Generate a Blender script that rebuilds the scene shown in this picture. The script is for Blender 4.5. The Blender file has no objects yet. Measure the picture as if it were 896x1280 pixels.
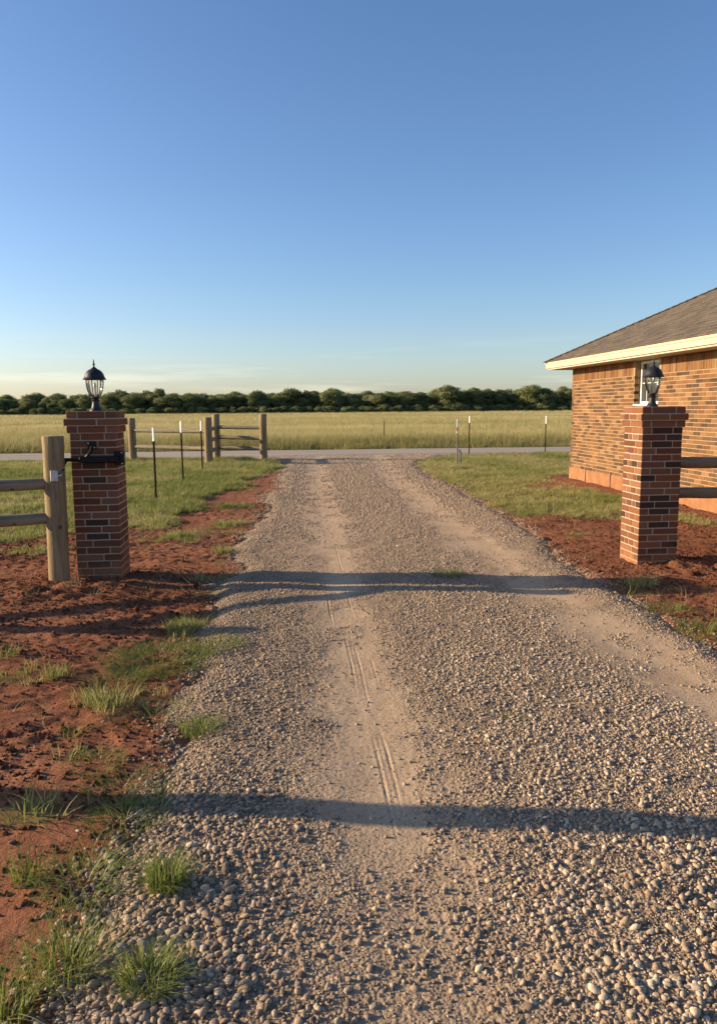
import bpy, math, random
import numpy as np
from mathutils import Vector, Matrix, Euler

PI = math.pi
R = math.radians
random.seed(7)
rng = np.random.default_rng(11)
S = bpy.context.scene
COL = S.collection

# ------------------------------------------------------------------ noise
def _h(ix, iy, s):
    n = (ix.astype(np.int64) * 374761393 + iy.astype(np.int64) * 668265263 + s * 974634721) & 0xFFFFFFFF
    n = ((n ^ (n >> 13)) * 1274126177) & 0xFFFFFFFF
    n = n ^ (n >> 16)
    return (n & 0xFFFF) / 65535.0

def vn(x, y, s=0):
    x = np.asarray(x, float); y = np.asarray(y, float)
    ix = np.floor(x); iy = np.floor(y)
    fx = x - ix; fy = y - iy
    fx = fx * fx * fx * (fx * (fx * 6 - 15) + 10); fy = fy * fy * fy * (fy * (fy * 6 - 15) + 10)
    a = _h(ix, iy, s); b = _h(ix + 1, iy, s); c = _h(ix, iy + 1, s); d = _h(ix + 1, iy + 1, s)
    return (a + (b - a) * fx) * (1 - fy) + (c + (d - c) * fx) * fy      # 0..1

def fbm(x, y, s=0, o=4, g=.5):
    t = 0; a = 1; n = 0
    for i in range(o):
        t = t + a * vn(x * 2 ** i, y * 2 ** i, s + i * 17); n += a; a *= g
    return t / n

def ridge(x, y, s=0, o=4):
    t = 0; a = 1; n = 0
    for i in range(o):
        t = t + a * (1 - abs(2 * vn(x * 2 ** i, y * 2 ** i, s + i * 13) - 1)); n += a; a *= .5
    return t / n

def sst(a, b, x):
    t = np.clip((x - a) / (b - a), 0, 1)
    return t * t * (3 - 2 * t)

# ------------------------------------------------------------------ mesh builder
class MB:
    def __init__(self):
        self.v = []; self.f = []; self.c = []
    def add(self, vs, fs, col=(1, 1, 1)):
        n = len(self.v)
        self.v.extend(tuple(v) for v in vs)
        self.f.extend(tuple(i + n for i in f) for f in fs)
        self.c.extend([col] * len(fs))
    def box(self, x0, y0, z0, x1, y1, z1, b=0.0, col=(1, 1, 1)):
        if b <= 0:
            vs = [(x, y, z) for x in (x0, x1) for y in (y0, y1) for z in (z0, z1)]
            fs = [(0, 1, 3, 2), (4, 6, 7, 5), (0, 4, 5, 1), (2, 3, 7, 6), (0, 2, 6, 4), (1, 5, 7, 3)]
            self.add(vs, fs, col); return
        lo = (x0, y0, z0); hi = (x1, y1, z1)
        vs = []; idx = {}
        for cx in (0, 1):
            for cy in (0, 1):
                for cz in (0, 1):
                    c = (cx, cy, cz)
                    for ax in range(3):
                        p = []
                        for k in range(3):
                            e = hi[k] if c[k] else lo[k]
                            if k != ax: e += -b if c[k] else b
                            p.append(e)
                        idx[(c, ax)] = len(vs); vs.append(p)
        fs = []
        for ax in range(3):
            u, w = [k for k in range(3) if k != ax]
            for sd in (0, 1):
                q = []
                for (a, d) in ((0, 0), (1, 0), (1, 1), (0, 1)):
                    c = [0, 0, 0]; c[ax] = sd; c[u] = a; c[w] = d
                    q.append(idx[(tuple(c), ax)])
                fs.append(q)
        for ax in range(3):
            u, w = [k for k in range(3) if k != ax]
            for a in (0, 1):
                for d in (0, 1):
                    c0 = [0, 0, 0]; c0[u] = a; c0[w] = d; c1 = list(c0); c1[ax] = 1
                    c0 = tuple(c0); c1 = tuple(c1)
                    fs.append([idx[(c0, u)], idx[(c1, u)], idx[(c1, w)], idx[(c0, w)]])
        for cx in (0, 1):
            for cy in (0, 1):
                for cz in (0, 1):
                    c = (cx, cy, cz); fs.append([idx[(c, 0)], idx[(c, 1)], idx[(c, 2)]])
        self.add(vs, fs, col)
    def tube(self, pts, rad, seg=10, col=(1, 1, 1), caps=True, jit=0.0, seed=0):
        pts = [Vector(p) for p in pts]
        rr = random.Random(seed)
        if not hasattr(rad, '__len__'): rad = [rad] * len(pts)
        ref = Vector((0, 0, 1)) if abs((pts[-1] - pts[0]).normalized().z) < .9 else Vector((0, 1, 0))
        vs = []
        for i, p in enumerate(pts):
            d = (pts[min(i + 1, len(pts) - 1)] - pts[max(i - 1, 0)]).normalized()
            a = d.cross(ref).normalized(); b = a.cross(d)
            for k in range(seg):
                t = 2 * PI * k / seg
                r = rad[i] * (1 + rr.uniform(-jit, jit))
                vs.append(p + a * (r * math.cos(t)) + b * (r * math.sin(t)))
        fs = []
        for i in range(len(pts) - 1):
            for k in range(seg):
                k2 = (k + 1) % seg
                fs.append((i * seg + k, i * seg + k2, (i + 1) * seg + k2, (i + 1) * seg + k))
        if caps:
            fs.append(tuple(range(seg))[::-1]); fs.append(tuple((len(pts) - 1) * seg + k for k in range(seg)))
        self.add(vs, fs, col)
    def lathe(self, prof, seg=20, c=(0, 0, 0), col=(1, 1, 1), caps=True):
        vs = []
        for r, z in prof:
            for k in range(seg):
                t = 2 * PI * k / seg
                vs.append((c[0] + r * math.cos(t), c[1] + r * math.sin(t), c[2] + z))
        fs = []
        for i in range(len(prof) - 1):
            for k in range(seg):
                k2 = (k + 1) % seg
                fs.append((i * seg + k, i * seg + k2, (i + 1) * seg + k2, (i + 1) * seg + k))
        if caps:
            fs.append(tuple(range(seg))[::-1]); fs.append(tuple((len(prof) - 1) * seg + k for k in range(seg)))
        self.add(vs, fs, col)
    def xf(self, M):
        self.v = [tuple(M @ Vector(v)) for v in self.v]; return self
    def mesh(self, name, mat, smooth=False):
        me = bpy.data.meshes.new(name)
        me.from_pydata(self.v, [], self.f)
        a = me.attributes.new('col', 'FLOAT_COLOR', 'FACE')
        a.data.foreach_set('color', np.array([(c[0], c[1], c[2], 1) for c in self.c], np.float32).ravel())
        if mat: me.materials.append(mat)
        me.polygons.foreach_set('use_smooth', np.full(len(me.polygons), smooth))
        me.update()
        return me
    def build(self, name, mat, parent=None, smooth=False, fix=True):
        me = self.mesh(name, mat, smooth)
        if fix:
            import bmesh
            bm = bmesh.new(); bm.from_mesh(me); bmesh.ops.recalc_face_normals(bm, faces=bm.faces); bm.to_mesh(me); bm.free()
        o = bpy.data.objects.new(name, me); COL.objects.link(o)
        if parent: o.parent = parent
        if smooth == 'auto': pass
        return o

def tag(o, label=None, cat=None, group=None, kind=None):
    if label: o['label'] = label
    if cat: o['category'] = cat
    if group: o['group'] = group
    if kind: o['kind'] = kind
    return o

def empty(name, loc, rz=0.0):
    e = bpy.data.objects.new(name, None); COL.objects.link(e)
    e.empty_display_size = .2
    e.location = loc; e.rotation_euler = (0, 0, rz)
    return e

def copy_tree(o, parent=None):
    c = o.copy(); COL.objects.link(c)
    if parent is not None: c.parent = parent
    for ch in [q for q in bpy.data.objects if q.parent == o]:
        copy_tree(ch, c)
    return c

def autosmooth(o, ang=35):
    me = o.data
    me.polygons.foreach_set('use_smooth', np.full(len(me.polygons), True))
    import bmesh
    bm = bmesh.new(); bm.from_mesh(me)
    for e in bm.edges:
        e.smooth = (e.calc_face_angle(0) < R(ang))
    bm.to_mesh(me); bm.free()
    return o

# ------------------------------------------------------------------ materials
def newmat(name):
    m = bpy.data.materials.new(name); m.use_nodes = True
    nt = m.node_tree
    return m, nt, nt.nodes['Principled BSDF']

def N(nt, typ, **kw):
    n = nt.nodes.new(typ)
    for k, v in kw.items():
        if k in n.inputs: n.inputs[k].default_value = v
        else: setattr(n, k, v)
    return n

def ramp(nt, fac, stops, interp='LINEAR'):
    r = nt.nodes.new('ShaderNodeValToRGB'); r.color_ramp.interpolation = interp
    el = r.color_ramp.elements
    while len(el) < len(stops): el.new(.5)
    for e, (p, c) in zip(el, stops):
        e.position = p; e.color = (*c, 1) if len(c) == 3 else c
    nt.links.new(fac, r.inputs[0])
    return r.outputs[0]

def mixc(nt, fac, a, b, mode='MIX'):
    n = nt.nodes.new('ShaderNodeMix'); n.data_type = 'RGBA'; n.blend_type = mode
    for s, v in ((n.inputs[0], fac), (n.inputs[6], a), (n.inputs[7], b)):
        if hasattr(v, 'is_output') or isinstance(v, bpy.types.NodeSocket): nt.links.new(v, s)
        elif isinstance(v, (int, float)): s.default_value = v
        else: s.default_value = (*v, 1) if len(v) == 3 else v
    return n.outputs[2]

def mth(nt, op, a, b=0.0, clamp=False):
    n = nt.nodes.new('ShaderNodeMath'); n.operation = op; n.use_clamp = clamp
    for s, v in ((n.inputs[0], a), (n.inputs[1], b)):
        if isinstance(v, bpy.types.NodeSocket): nt.links.new(v, s)
        else: s.default_value = v
    return n.outputs[0]

def attr(nt, name, typ='GEOMETRY'):
    n = nt.nodes.new('ShaderNodeAttribute'); n.attribute_name = name; n.attribute_type = typ
    return n

def noise(nt, scale, detail=4, rough=.55, vec=None, dist=0):
    n = N(nt, 'ShaderNodeTexNoise', Scale=scale, Detail=detail, Roughness=rough, Distortion=dist)
    if vec is not None: nt.links.new(vec, n.inputs['Vector'])
    return n.outputs['Fac']

def coords(nt, kind='Object', scale=None):
    t = nt.nodes.new('ShaderNodeTexCoord').outputs[kind]
    if scale:
        m = nt.nodes.new('ShaderNodeMapping'); m.inputs['Scale'].default_value = scale
        nt.links.new(t, m.inputs[0]); return m.outputs[0]
    return t

def worldpos(nt):
    return nt.nodes.new('ShaderNodeNewGeometry').outputs['Position']

def bump(nt, b, h, strength=.5, dist=.01, normal=None):
    n = N(nt, 'ShaderNodeBump', Strength=strength, Distance=dist)
    nt.links.new(h, n.inputs['Height'])
    if normal is not None: nt.links.new(normal, n.inputs['Normal'])
    if b is not None: nt.links.new(n.outputs[0], b.inputs['Normal'])
    return n.outputs[0]

def simple(name, col, rough=.6, metal=0.0, var=.25, nscale=12, bs=.2, bd=.003):
    m, nt, b = newmat(name)
    c = coords(nt)
    n = noise(nt, nscale, 5, .6, c)
    lo = tuple(x * (1 - var) for x in col); hi = tuple(min(1, x * (1 + var)) for x in col)
    nt.links.new(ramp(nt, n, [(.3, lo), (.7, hi)]), b.inputs['Base Color'])
    b.inputs['Roughness'].default_value = rough; b.inputs['Metallic'].default_value = metal
    bump(nt, b, noise(nt, nscale * 6, 4, .6, c), bs, bd)
    return m

def mat_brick(name, dust=.25):
    m, nt, b = newmat(name)
    c = worldpos(nt)
    a = attr(nt, 'col').outputs['Color']
    n1 = noise(nt, 38, 5, .65, c); n2 = noise(nt, 9, 3, .5, c); n3 = noise(nt, 160, 3, .6, c)
    base = mixc(nt, mth(nt, 'MULTIPLY', n1, .30), a, (.26, .15, .08), 'MIX')
    base = mixc(nt, 1.0, base, ramp(nt, n3, [(.3, (.72, .72, .72)), (.7, (1.2, 1.17, 1.12))]), 'MULTIPLY')
    base = mixc(nt, ramp(nt, n2, [(.55, (0, 0, 0)), (.8, (dust * .8,) * 3)]), base, (.30, .20, .125))
    # red earth splashed up on the lowest courses
    z = nt.nodes.new('ShaderNodeSeparateXYZ'); nt.links.new(c, z.inputs[0])
    sp = mth(nt, 'SUBTRACT', mth(nt, 'ADD', mth(nt, 'MULTIPLY', n2, .35), .08), z.outputs[2])
    sp = mth(nt, 'MULTIPLY', sp, 3.0, True)
    base = mixc(nt, mth(nt, 'MULTIPLY', sp, .75), base, (.36, .16, .08))
    nt.links.new(base, b.inputs['Base Color'])
    b.inputs['Roughness'].default_value = .9
    b.inputs['Specular IOR Level'].default_value = .08
    h = mth(nt, 'ADD', mth(nt, 'MULTIPLY', n1, 1.0), mth(nt, 'MULTIPLY', n3, .5))
    bump(nt, b, h, .6, .004)
    return m

def mat_wood(name, c0, c1, c2):
    m, nt, b = newmat(name)
    c = coords(nt, 'Object', (14, 14, 1.1))
    n1 = noise(nt, 2.2, 6, .6, c, .4); n2 = noise(nt, 9, 4, .6, c)
    g = noise(nt, 1.3, 3, .5, coords(nt, 'Object'))
    col = ramp(nt, n1, [(.32, c0), (.5, c1), (.68, c2)])
    col = mixc(nt, ramp(nt, n2, [(.28, (1, 1, 1)), (.36, (0, 0, 0))]), col, tuple(x * .28 for x in c0))
    col = mixc(nt, mth(nt, 'MULTIPLY', g, .35), col, (.26, .22, .15))
    kn = N(nt, 'ShaderNodeTexVoronoi', Scale=5.5); nt.links.new(coords(nt, 'Object', (1, 1, .75)), kn.inputs['Vector'])
    col = mixc(nt, ramp(nt, kn.outputs['Distance'], [(.05, (.85,) * 3), (.11, (0, 0, 0))]), col, (.06, .035, .02))
    nt.links.new(col, b.inputs['Base Color'])
    b.inputs['Roughness'].default_value = .85
    b.inputs['Specular IOR Level'].default_value = .2
    bump(nt, b, mth(nt, 'ADD', n1, n2), .7, .006)
    return m

def mat_leaf(name, c0, c1, c2, trans=.3, rough=.6, extra=None):
    """plant material: the colour of each plant comes from its own random tint"""
    m, nt, b = newmat(name)
    t = attr(nt, 'tint', 'INSTANCER').outputs['Fac']
    oi = nt.nodes.new('ShaderNodeObjectInfo').outputs['Random']
    fa = attr(nt, 'shade').outputs['Fac']
    f = mth(nt, 'FRACT', mth(nt, 'ADD', mth(nt, 'ADD', t, oi), mth(nt, 'MULTIPLY', fa, .6))) if extra is None else mth(nt, 'ADD', t, mth(nt, 'MULTIPLY', fa, extra), True)
    col = ramp(nt, f, [(.0, c0), (.5, c1), (1, c2)])
    nt.links.new(col, b.inputs['Base Color'])
    b.inputs['Roughness'].default_value = rough
    b.inputs['Specular IOR Level'].default_value = .25
    tr = nt.nodes.new('ShaderNodeBsdfTranslucent'); nt.links.new(col, tr.inputs['Color'])
    mx = nt.nodes.new('ShaderNodeMixShader'); mx.inputs[0].default_value = trans
    nt.links.new(b.outputs[0], mx.inputs[1]); nt.links.new(tr.outputs[0], mx.inputs[2])
    nt.links.new(mx.outputs[0], nt.nodes['Material Output'].inputs[0])
    return m

M = {}
M['pillar_brick'] = mat_brick('pillar_brick', .15)
M['house_brick'] = mat_brick('house_brick', .3)
M['post_wood'] = mat_wood('post_wood', (.15, .105, .05), (.27, .19, .095), (.36, .27, .15))
M['rail_wood'] = mat_wood('rail_wood', (.13, .105, .07), (.22, .18, .12), (.30, .25, .17))
M['black_metal'] = simple('black_metal', (.012, .012, .014), .42, .6, .4, 30, .25, .001)
M['lamp_black'] = simple('lamp_black', (.022, .021, .022), .5, .3, .5, 40, .3, .001)
M['zinc'] = simple('zinc', (.55, .56, .57), .42, .8, .25, 25, .2, .001)
M['candle'] = simple('candle', (.75, .70, .58), .5, 0, .1, 20, .1, .001)
M['bulb'] = simple('bulb', (.8, .8, .78), .12, 0, .02, 10, .0, .001)
M['post_steel'] = simple('post_steel', (.011, .010, .009), .95, 0, .5, 20, .3, .001)
M['post_steel'].node_tree.nodes['Principled BSDF'].inputs['Specular IOR Level'].default_value = .08
M['post_paint'] = simple('post_paint', (.84, .82, .78), .6, 0, .10, 18, .2, .001)
M['pale_pipe'] = simple('pale_pipe', (.52, .46, .38), .7, 0, .3, 9, .3, .002)
M['weathered'] = simple('weathered', (.27, .20, .14), .8, 0, .45, 10, .4, .003)
M['trim_paint'] = simple('trim_paint', (.50, .43, .30), .55, 0, .06, 2.0, .1, .001)
M['soffit'] = simple('soffit', (.5, .44, .34), .7, 0, .08, 3, .1, .001)
M['window_white'] = simple('window_white', (.78, .78, .75), .4, 0, .04, 3, .05, .001)
M['bark'] = simple('bark', (.07, .052, .038), .9, 0, .4, 3, .6, .03)

def mat_foundation():
    m, nt, b = newmat('foundation_concrete')
    c = worldpos(nt); n = noise(nt, 4.5, 6, .65, c); n2 = noise(nt, 30, 4, .6, c)
    col = ramp(nt, n, [(.32, (.20, .075, .030)), (.55, (.29, .130, .054)), (.72, (.35, .19, .09))])
    col = mixc(nt, ramp(nt, n2, [(.4, (0, 0, 0)), (.75, (.35,) * 3)]), col, (.30, .165, .08))
    nt.links.new(col, b.inputs['Base Color']); b.inputs['Roughness'].default_value = .95
    bump(nt, b, n2, .4, .004)
    return m
M['foundation'] = mat_foundation()

def mat_shingle():
    m, nt, b = newmat('shingles')
    a = attr(nt, 'col').outputs['Color']
    c = worldpos(nt); n = noise(nt, 90, 4, .7, c); n2 = noise(nt, 3, 4, .6, c)
    col = mixc(nt, 1.0, a, ramp(nt, n, [(.3, (.6, .6, .6)), (.7, (1.35, 1.3, 1.25))]), 'MULTIPLY')
    col = mixc(nt, 1.0, col, ramp(nt, n2, [(.3, (.85, .85, .85)), (.7, (1.1, 1.08, 1.05))]), 'MULTIPLY')
    nt.links.new(col, b.inputs['Base Color']); b.inputs['Roughness'].default_value = .95
    bump(nt, b, n, .5, .004)
    return m
M['shingle'] = mat_shingle()

def mat_pane():
    m, nt, b = newmat('window_glass')
    b.inputs['Base Color'].default_value = (.05, .055, .05, 1); b.inputs['Roughness'].default_value = .04
    b.inputs['IOR'].default_value = 1.52
    bump(nt, b, noise(nt, 1.5, 2, .5, coords(nt)), .05, .01)
    return m
M['pane'] = mat_pane()

def mat_glass():
    m, nt, b = newmat('lantern_glass')
    fr = N(nt, 'ShaderNodeFresnel', IOR=1.45)
    tr = N(nt, 'ShaderNodeBsdfTransparent', Color=(.93, .93, .90, 1))
    gl = N(nt, 'ShaderNodeBsdfGlossy', Roughness=.06)
    mx = nt.nodes.new('ShaderNodeMixShader')
    nt.links.new(mth(nt, 'ADD', mth(nt, 'MULTIPLY', fr.outputs[0], .8), .04, True), mx.inputs[0])
    nt.links.new(tr.outputs[0], mx.inputs[1]); nt.links.new(gl.outputs[0], mx.inputs[2])
    nt.links.new(mx.outputs[0], nt.nodes['Material Output'].inputs[0])
    return m
M['glass'] = mat_glass()

# ------------------------------------------------------------------ lie of the land
def xl(y):
    y = np.asarray(y, float)
    return (-.72 + .22 * (vn(y * .9, y * 0, 3) - .5) + .16 * (vn(y * 3.1, y * 0, 4) - .5)
            - 1.1 * sst(20.5, 25.5, y) ** 2 - .10 * sst(5, 8, y) * (1 - sst(9, 13, y)))
def xr(y):
    y = np.asarray(y, float)
    return (2.58 + .16 * sst(6, 11, y) + .16 * (vn(y * .8, y * 0 + 5, 3) - .5) + .12 * (vn(y * 2.7, y * 0, 8) - .5)
            + 1.6 * sst(19, 26, y) ** 2)
def track_l(y): return np.interp(y, [0, 1.8, 5.2, 17, 25], [.36, .33, .23, .08, .15])
def track_r(y): return np.interp(y, [0, 4, 6, 11, 17, 25], [2.25, 2.13, 1.96, 1.76, 1.77, 2.1])
def road_n(x): return 25.55 + .07 * np.clip(x, -60, 60)
def road_f(x): return 29.65 + .02 * np.clip(x, -60, 60)
def drive_in(x, y):           # signed distance inside the driveway, metres
    return np.minimum(x - xl(y), xr(y) - x)

def lawn(x, y):
    n = fbm(x * .7, y * .7, 21, 4)
    n2 = fbm(x * 2.4, y * 2.4, 31, 3)
    yb = 9.9 + 2.6 * (n - .5) + 1.2 * (n2 - .5) + .25 * np.clip(x + 3, -3, 0)
    wl = np.interp(y, [9, 12, 16, 19, 22], [1.5, 1.15, .75, .45, .1]) + 1.0 * (n2 - .5) + .6 * (n - .5)
    left = sst(-.35, .45, y - yb) * sst(-.2, .25, (xl(y) - x) - wl)
    ybr = 11.3 - .5 * np.clip(x - 2.8, 0, 3.4) + 2.2 * (n - .5) + 1.2 * (n2 - .5)
    right = sst(-.35, .45, y - ybr) * sst(-.05, .25, x - xr(y) + .25 * (n2 - .5))
    wall = 5.80 + .0392 * (17.03 - y)
    right = right * np.where(y < 17.4, sst(.35, .75, wall - x + .5 * (n2 - .5)), 1)
    right = right * (1 - .85 * np.exp(-(((x - 5.0) / .8) ** 2 + ((y - 15.6) / 1.0) ** 2)))
    g = np.where(x < .9, left, right)
    for bx, by, br in ((-1.5, 9.75, .55), (-1.05, 8.6, .28), (-1.15, 10.6, .3), (-1.3, 12.6, .35), (-4.2, 8.3, .5), (-3.1, 8.9, .35), (-5.4, 7.6, .5), (3.3, 9.3, .25), (-.98, 5.5, .24), (-1.08, 4.15, .22), (-.95, 7.2, .22), (-1.08, 3.55, .16), (-.95, 2.2, .2), (-1.15, 2.95, .16), (-.9, 8.0, .18), (-1.7, 4.6, .2), (2.95, 5.3, .3), (3.0, 6.6, .25)):
        g = np.maximum(g, np.exp(-(((x - bx) / br) ** 2 + ((y - by) / (br * .7)) ** 2) * 1.2) * 1.1 * sst(.35, .55, n2))
    g = g * sst(.05, -.08, drive_in(x, y)) * sst(.1, .5, road_n(x) - y)
    return np.clip(g, 0, 1)

def ground_h(x, y):
    x = np.asarray(x, float); y = np.asarray(y, float)
    di = drive_in(x, y)
    g = lawn(x, y)
    near = 1 - sst(13, 26, y)
    soil = (1 - g) * near
    wob = x + .5 * fbm(x * .8, y * .8, 91, 2)
    rough = .25 + 1.2 * sst(.40, .62, fbm(x * .9, y * 1.3, 47, 3))
    u = x * .8 + y * .45; v = y * .9 - x * .45
    h = soil * (.05 * (ridge(u * .8, v * 2.2, 41, 4) - .62)
                + rough * .022 * (fbm(u * 4.5, v * 8, 51, 4) - .5)
                + rough * .012 * (ridge(x * 9 + 2 * vn(x * 5, y * 5, 53), y * 11, 57, 4) - .6)
                + (.4 + rough) * .017 * (fbm(x * 17, y * 19, 59, 3) - .5))
    h = h + g * near * .05 * (fbm(x * 1.3, y * 1.3, 61, 3) - .5)
    # earth heaped round the pillar and post foot
    for bx, by, br, bh in ((-2.0, 6.85, .45, .045), (-2.45, 6.75, .4, .05), (3.45, 7.2, .5, .03), (3.9, 7.3, .6, .04)):
        h = h + bh * np.exp(-((x - bx) ** 2 + (y - by) ** 2) / br ** 2) * (.5 + vn(x * 9, y * 9, 77))
    # ditch and rise at the far edge of the road, then gently rolling field
    yf = y - road_f(x)
    h = h - .06 * sst(.0, .5, yf) * (1 - sst(.8, 2.2, yf)) + .22 * sst(1.2, 6, yf) * 0
    h = h + .25 * sst(60, 200, y) * (fbm(x * .012, y * .012, 71, 3) - .5)
    h = h - .05 * sst(-.06, .15, di) * (1 - sst(26, 27, y))
    h = h - .03 * sst(-.1, .3, y - road_n(x)) * sst(-.1, .3, road_f(x) - y)
    return h

GROOVES = ((-.03, 3.9, 5.3), (.02, 3.7, 5.1), (.10, 4.1, 4.9), (-.015, 2.45, 3.65), (.032, 2.6, 3.75), (.06, 1.8, 2.5), (-.10, 5.2, 8.0), (.07, 5.6, 9.0))
def drive_h(x, y):
    x = np.asarray(x, float); y = np.asarray(y, float)
    di = drive_in(x, y)
    tl = np.exp(-((x - track_l(y)) / .25) ** 2); tr = np.exp(-((x - track_r(y)) / .27) ** 2)
    h = .034 + .012 * (fbm(x * 1.6, y * .9, 101, 3) - .5) - .011 * np.maximum(tl, tr)
    h = h + (1 - .75 * np.maximum(tl, tr)) * .016 * (1 - .8 * sst(8, 12, y)) * (fbm(x * 7, y * 7, 105, 3) - .5)
    far = 1 - .85 * sst(8, 12, y)
    h = h + far * .0035 * (fbm(x * 26, y * 22, 107, 3) - .5)
    h = h + .008 * np.exp(-((x - 1.1) / .35) ** 2)
    dx = x - track_l(y)
    for ox, y0, y1 in GROOVES:
        w = .6 * sst(y0, y0 + .6, y) * (1 - sst(y1 - .45, y1, y))
        d = dx - ox - .012 * (vn(y * 1.5, y * 0, 9) - .5)
        h = h + w * (.45 + .55 * vn(y * 7, x * 0 + ox, 19)) * (-.0042 * np.exp(-(d / .0055) ** 2) + .0026 * np.exp(-((d - .012) / .006) ** 2) + .0016 * np.exp(-((d + .012) / .006) ** 2))
    h = h - .10 * sst(.20, -.30, di)
    h = h - .06 * sst(25.9, 26.8, y - .07 * x)
    return h

def surf(x, y):
    return np.maximum(ground_h(x, y), np.where(y < 26.6, drive_h(x, y), -9))

# ------------------------------------------------------------------ grids
def grid_obj(name, xs, ys, hf, mat, attrs=None, clip=None):
    X, Y = np.meshgrid(xs, ys)
    Z = hf(X, Y)
    nx, ny = len(xs), len(ys)
    V = np.stack([X, Y, Z], -1).reshape(-1, 3)
    i = np.arange(ny - 1)[:, None] * nx + np.arange(nx - 1)[None, :]
    F = np.stack([i, i + 1, i + nx + 1, i + nx], -1).reshape(-1, 4)
    if clip is not None:
        keep = clip(X, Y).reshape(-1)
        F = F[keep[F].any(1)]
        used = np.unique(F); mp = np.full(len(V), -1); mp[used] = np.arange(len(used))
        V = V[used]; F = mp[F]
    me = bpy.data.meshes.new(name)
    me.vertices.add(len(V)); me.vertices.foreach_set('co', V.astype(np.float32).ravel())
    me.loops.add(F.size); me.loops.foreach_set('vertex_index', F.astype(np.int32).ravel())
    me.polygons.add(len(F)); me.polygons.foreach_set('loop_start', np.arange(0, F.size, 4, dtype=np.int32))
    me.polygons.foreach_set('loop_total', np.full(len(F), 4, np.int32))
    me.polygons.foreach_set('use_smooth', np.full(len(F), True))
    me.update(calc_edges=True); me.validate()
    for k, fn in (attrs or {}).items():
        a = me.attributes.new(k, 'FLOAT', 'POINT'); a.data.foreach_set('value', fn(V[:, 0], V[:, 1]).astype(np.float32))
    me.materials.append(mat)
    o = bpy.data.objects.new(name, me); COL.objects.link(o)
    return o

def axis(dense0, dense1, step, lo, hi, grow=1.12):
    a = list(np.arange(dense0, dense1 + 1e-6, step))
    s = step; p = dense1; up = []
    while p < hi: s *= grow; p += s; up.append(min(p, hi))
    s = step; p = dense0; dn = []
    while p > lo: s *= grow; p -= s; dn.append(max(p, lo))
    return np.array(dn[::-1] + a + up)

def mat_ground():
    m, nt, b = newmat('ground_earth')
    c = worldpos(nt)
    ga = attr(nt, 'grass').outputs['Fac']; fa = attr(nt, 'field').outputs['Fac']
    n1 = noise(nt, 1.1, 5, .6, c); n2 = noise(nt, 14, 5, .65, c); n3 = noise(nt, 70, 4, .7, c)
    soil = ramp(nt, n1, [(.3, (.215, .080, .041)), (.5, (.295, .120, .062)), (.72, (.39, .18, .10))])
    soil = mixc(nt, 1.0, soil, ramp(nt, n2, [(.3, (.62, .6, .58)), (.7, (1.2, 1.2, 1.2))]), 'MULTIPLY')
    soil = mixc(nt, ramp(nt, noise(nt, .55, 4, .65, c), [(.48, (0, 0, 0)), (.62, (.55,) * 3)]), soil, (.155, .062, .035))
    soil = mixc(nt, ramp(nt, n3, [(.62, (0, 0, 0)), (.75, (.45,) * 3)]), soil, (.42, .24, .14))
    gr = ramp(nt, n2, [(.3, (.10, .095, .035)), (.7, (.21, .18, .07))])
    gr = mixc(nt, ramp(nt, n1, [(.45, (0, 0, 0)), (.7, (.75,) * 3)]), gr, (.25, .13, .06))
    gf = mth(nt, 'ADD', ga, mth(nt, 'MULTIPLY', mth(nt, 'SUBTRACT', n2, .5), .8))
    gf = ramp(nt, gf, [(.25, (0, 0, 0)), (.7, (.9,) * 3)])
    col = mixc(nt, gf, soil, gr)
    fw = noise(nt, .35, 6, .7, coords(nt, 'Object', (.12, 1, 1))); fw2 = noise(nt, 1.6, 4, .7, c)
    fld = ramp(nt, fw, [(.3, (.26, .25, .10)), (.5, (.37, .335, .15)), (.7, (.45, .39, .20))])
    fld = mixc(nt, 1.0, fld, ramp(nt, fw2, [(.3, (.7, .72, .65)), (.7, (1.15, 1.15, 1.1))]), 'MULTIPLY')
    col = mixc(nt, fa, col, fld)
    nt.links.new(col, b.inputs['Base Color'])
    b.inputs['Roughness'].default_value = 1.0; b.inputs['Specular IOR Level'].default_value = .1
    n4 = noise(nt, 160, 3, .7, c)
    h = mth(nt, 'ADD', mth(nt, 'MULTIPLY', n2, .8), mth(nt, 'ADD', mth(nt, 'MULTIPLY', n3, .45), mth(nt, 'MULTIPLY', n4, .18)))
    bump(nt, b, h, .95, .035)
    return m

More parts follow.
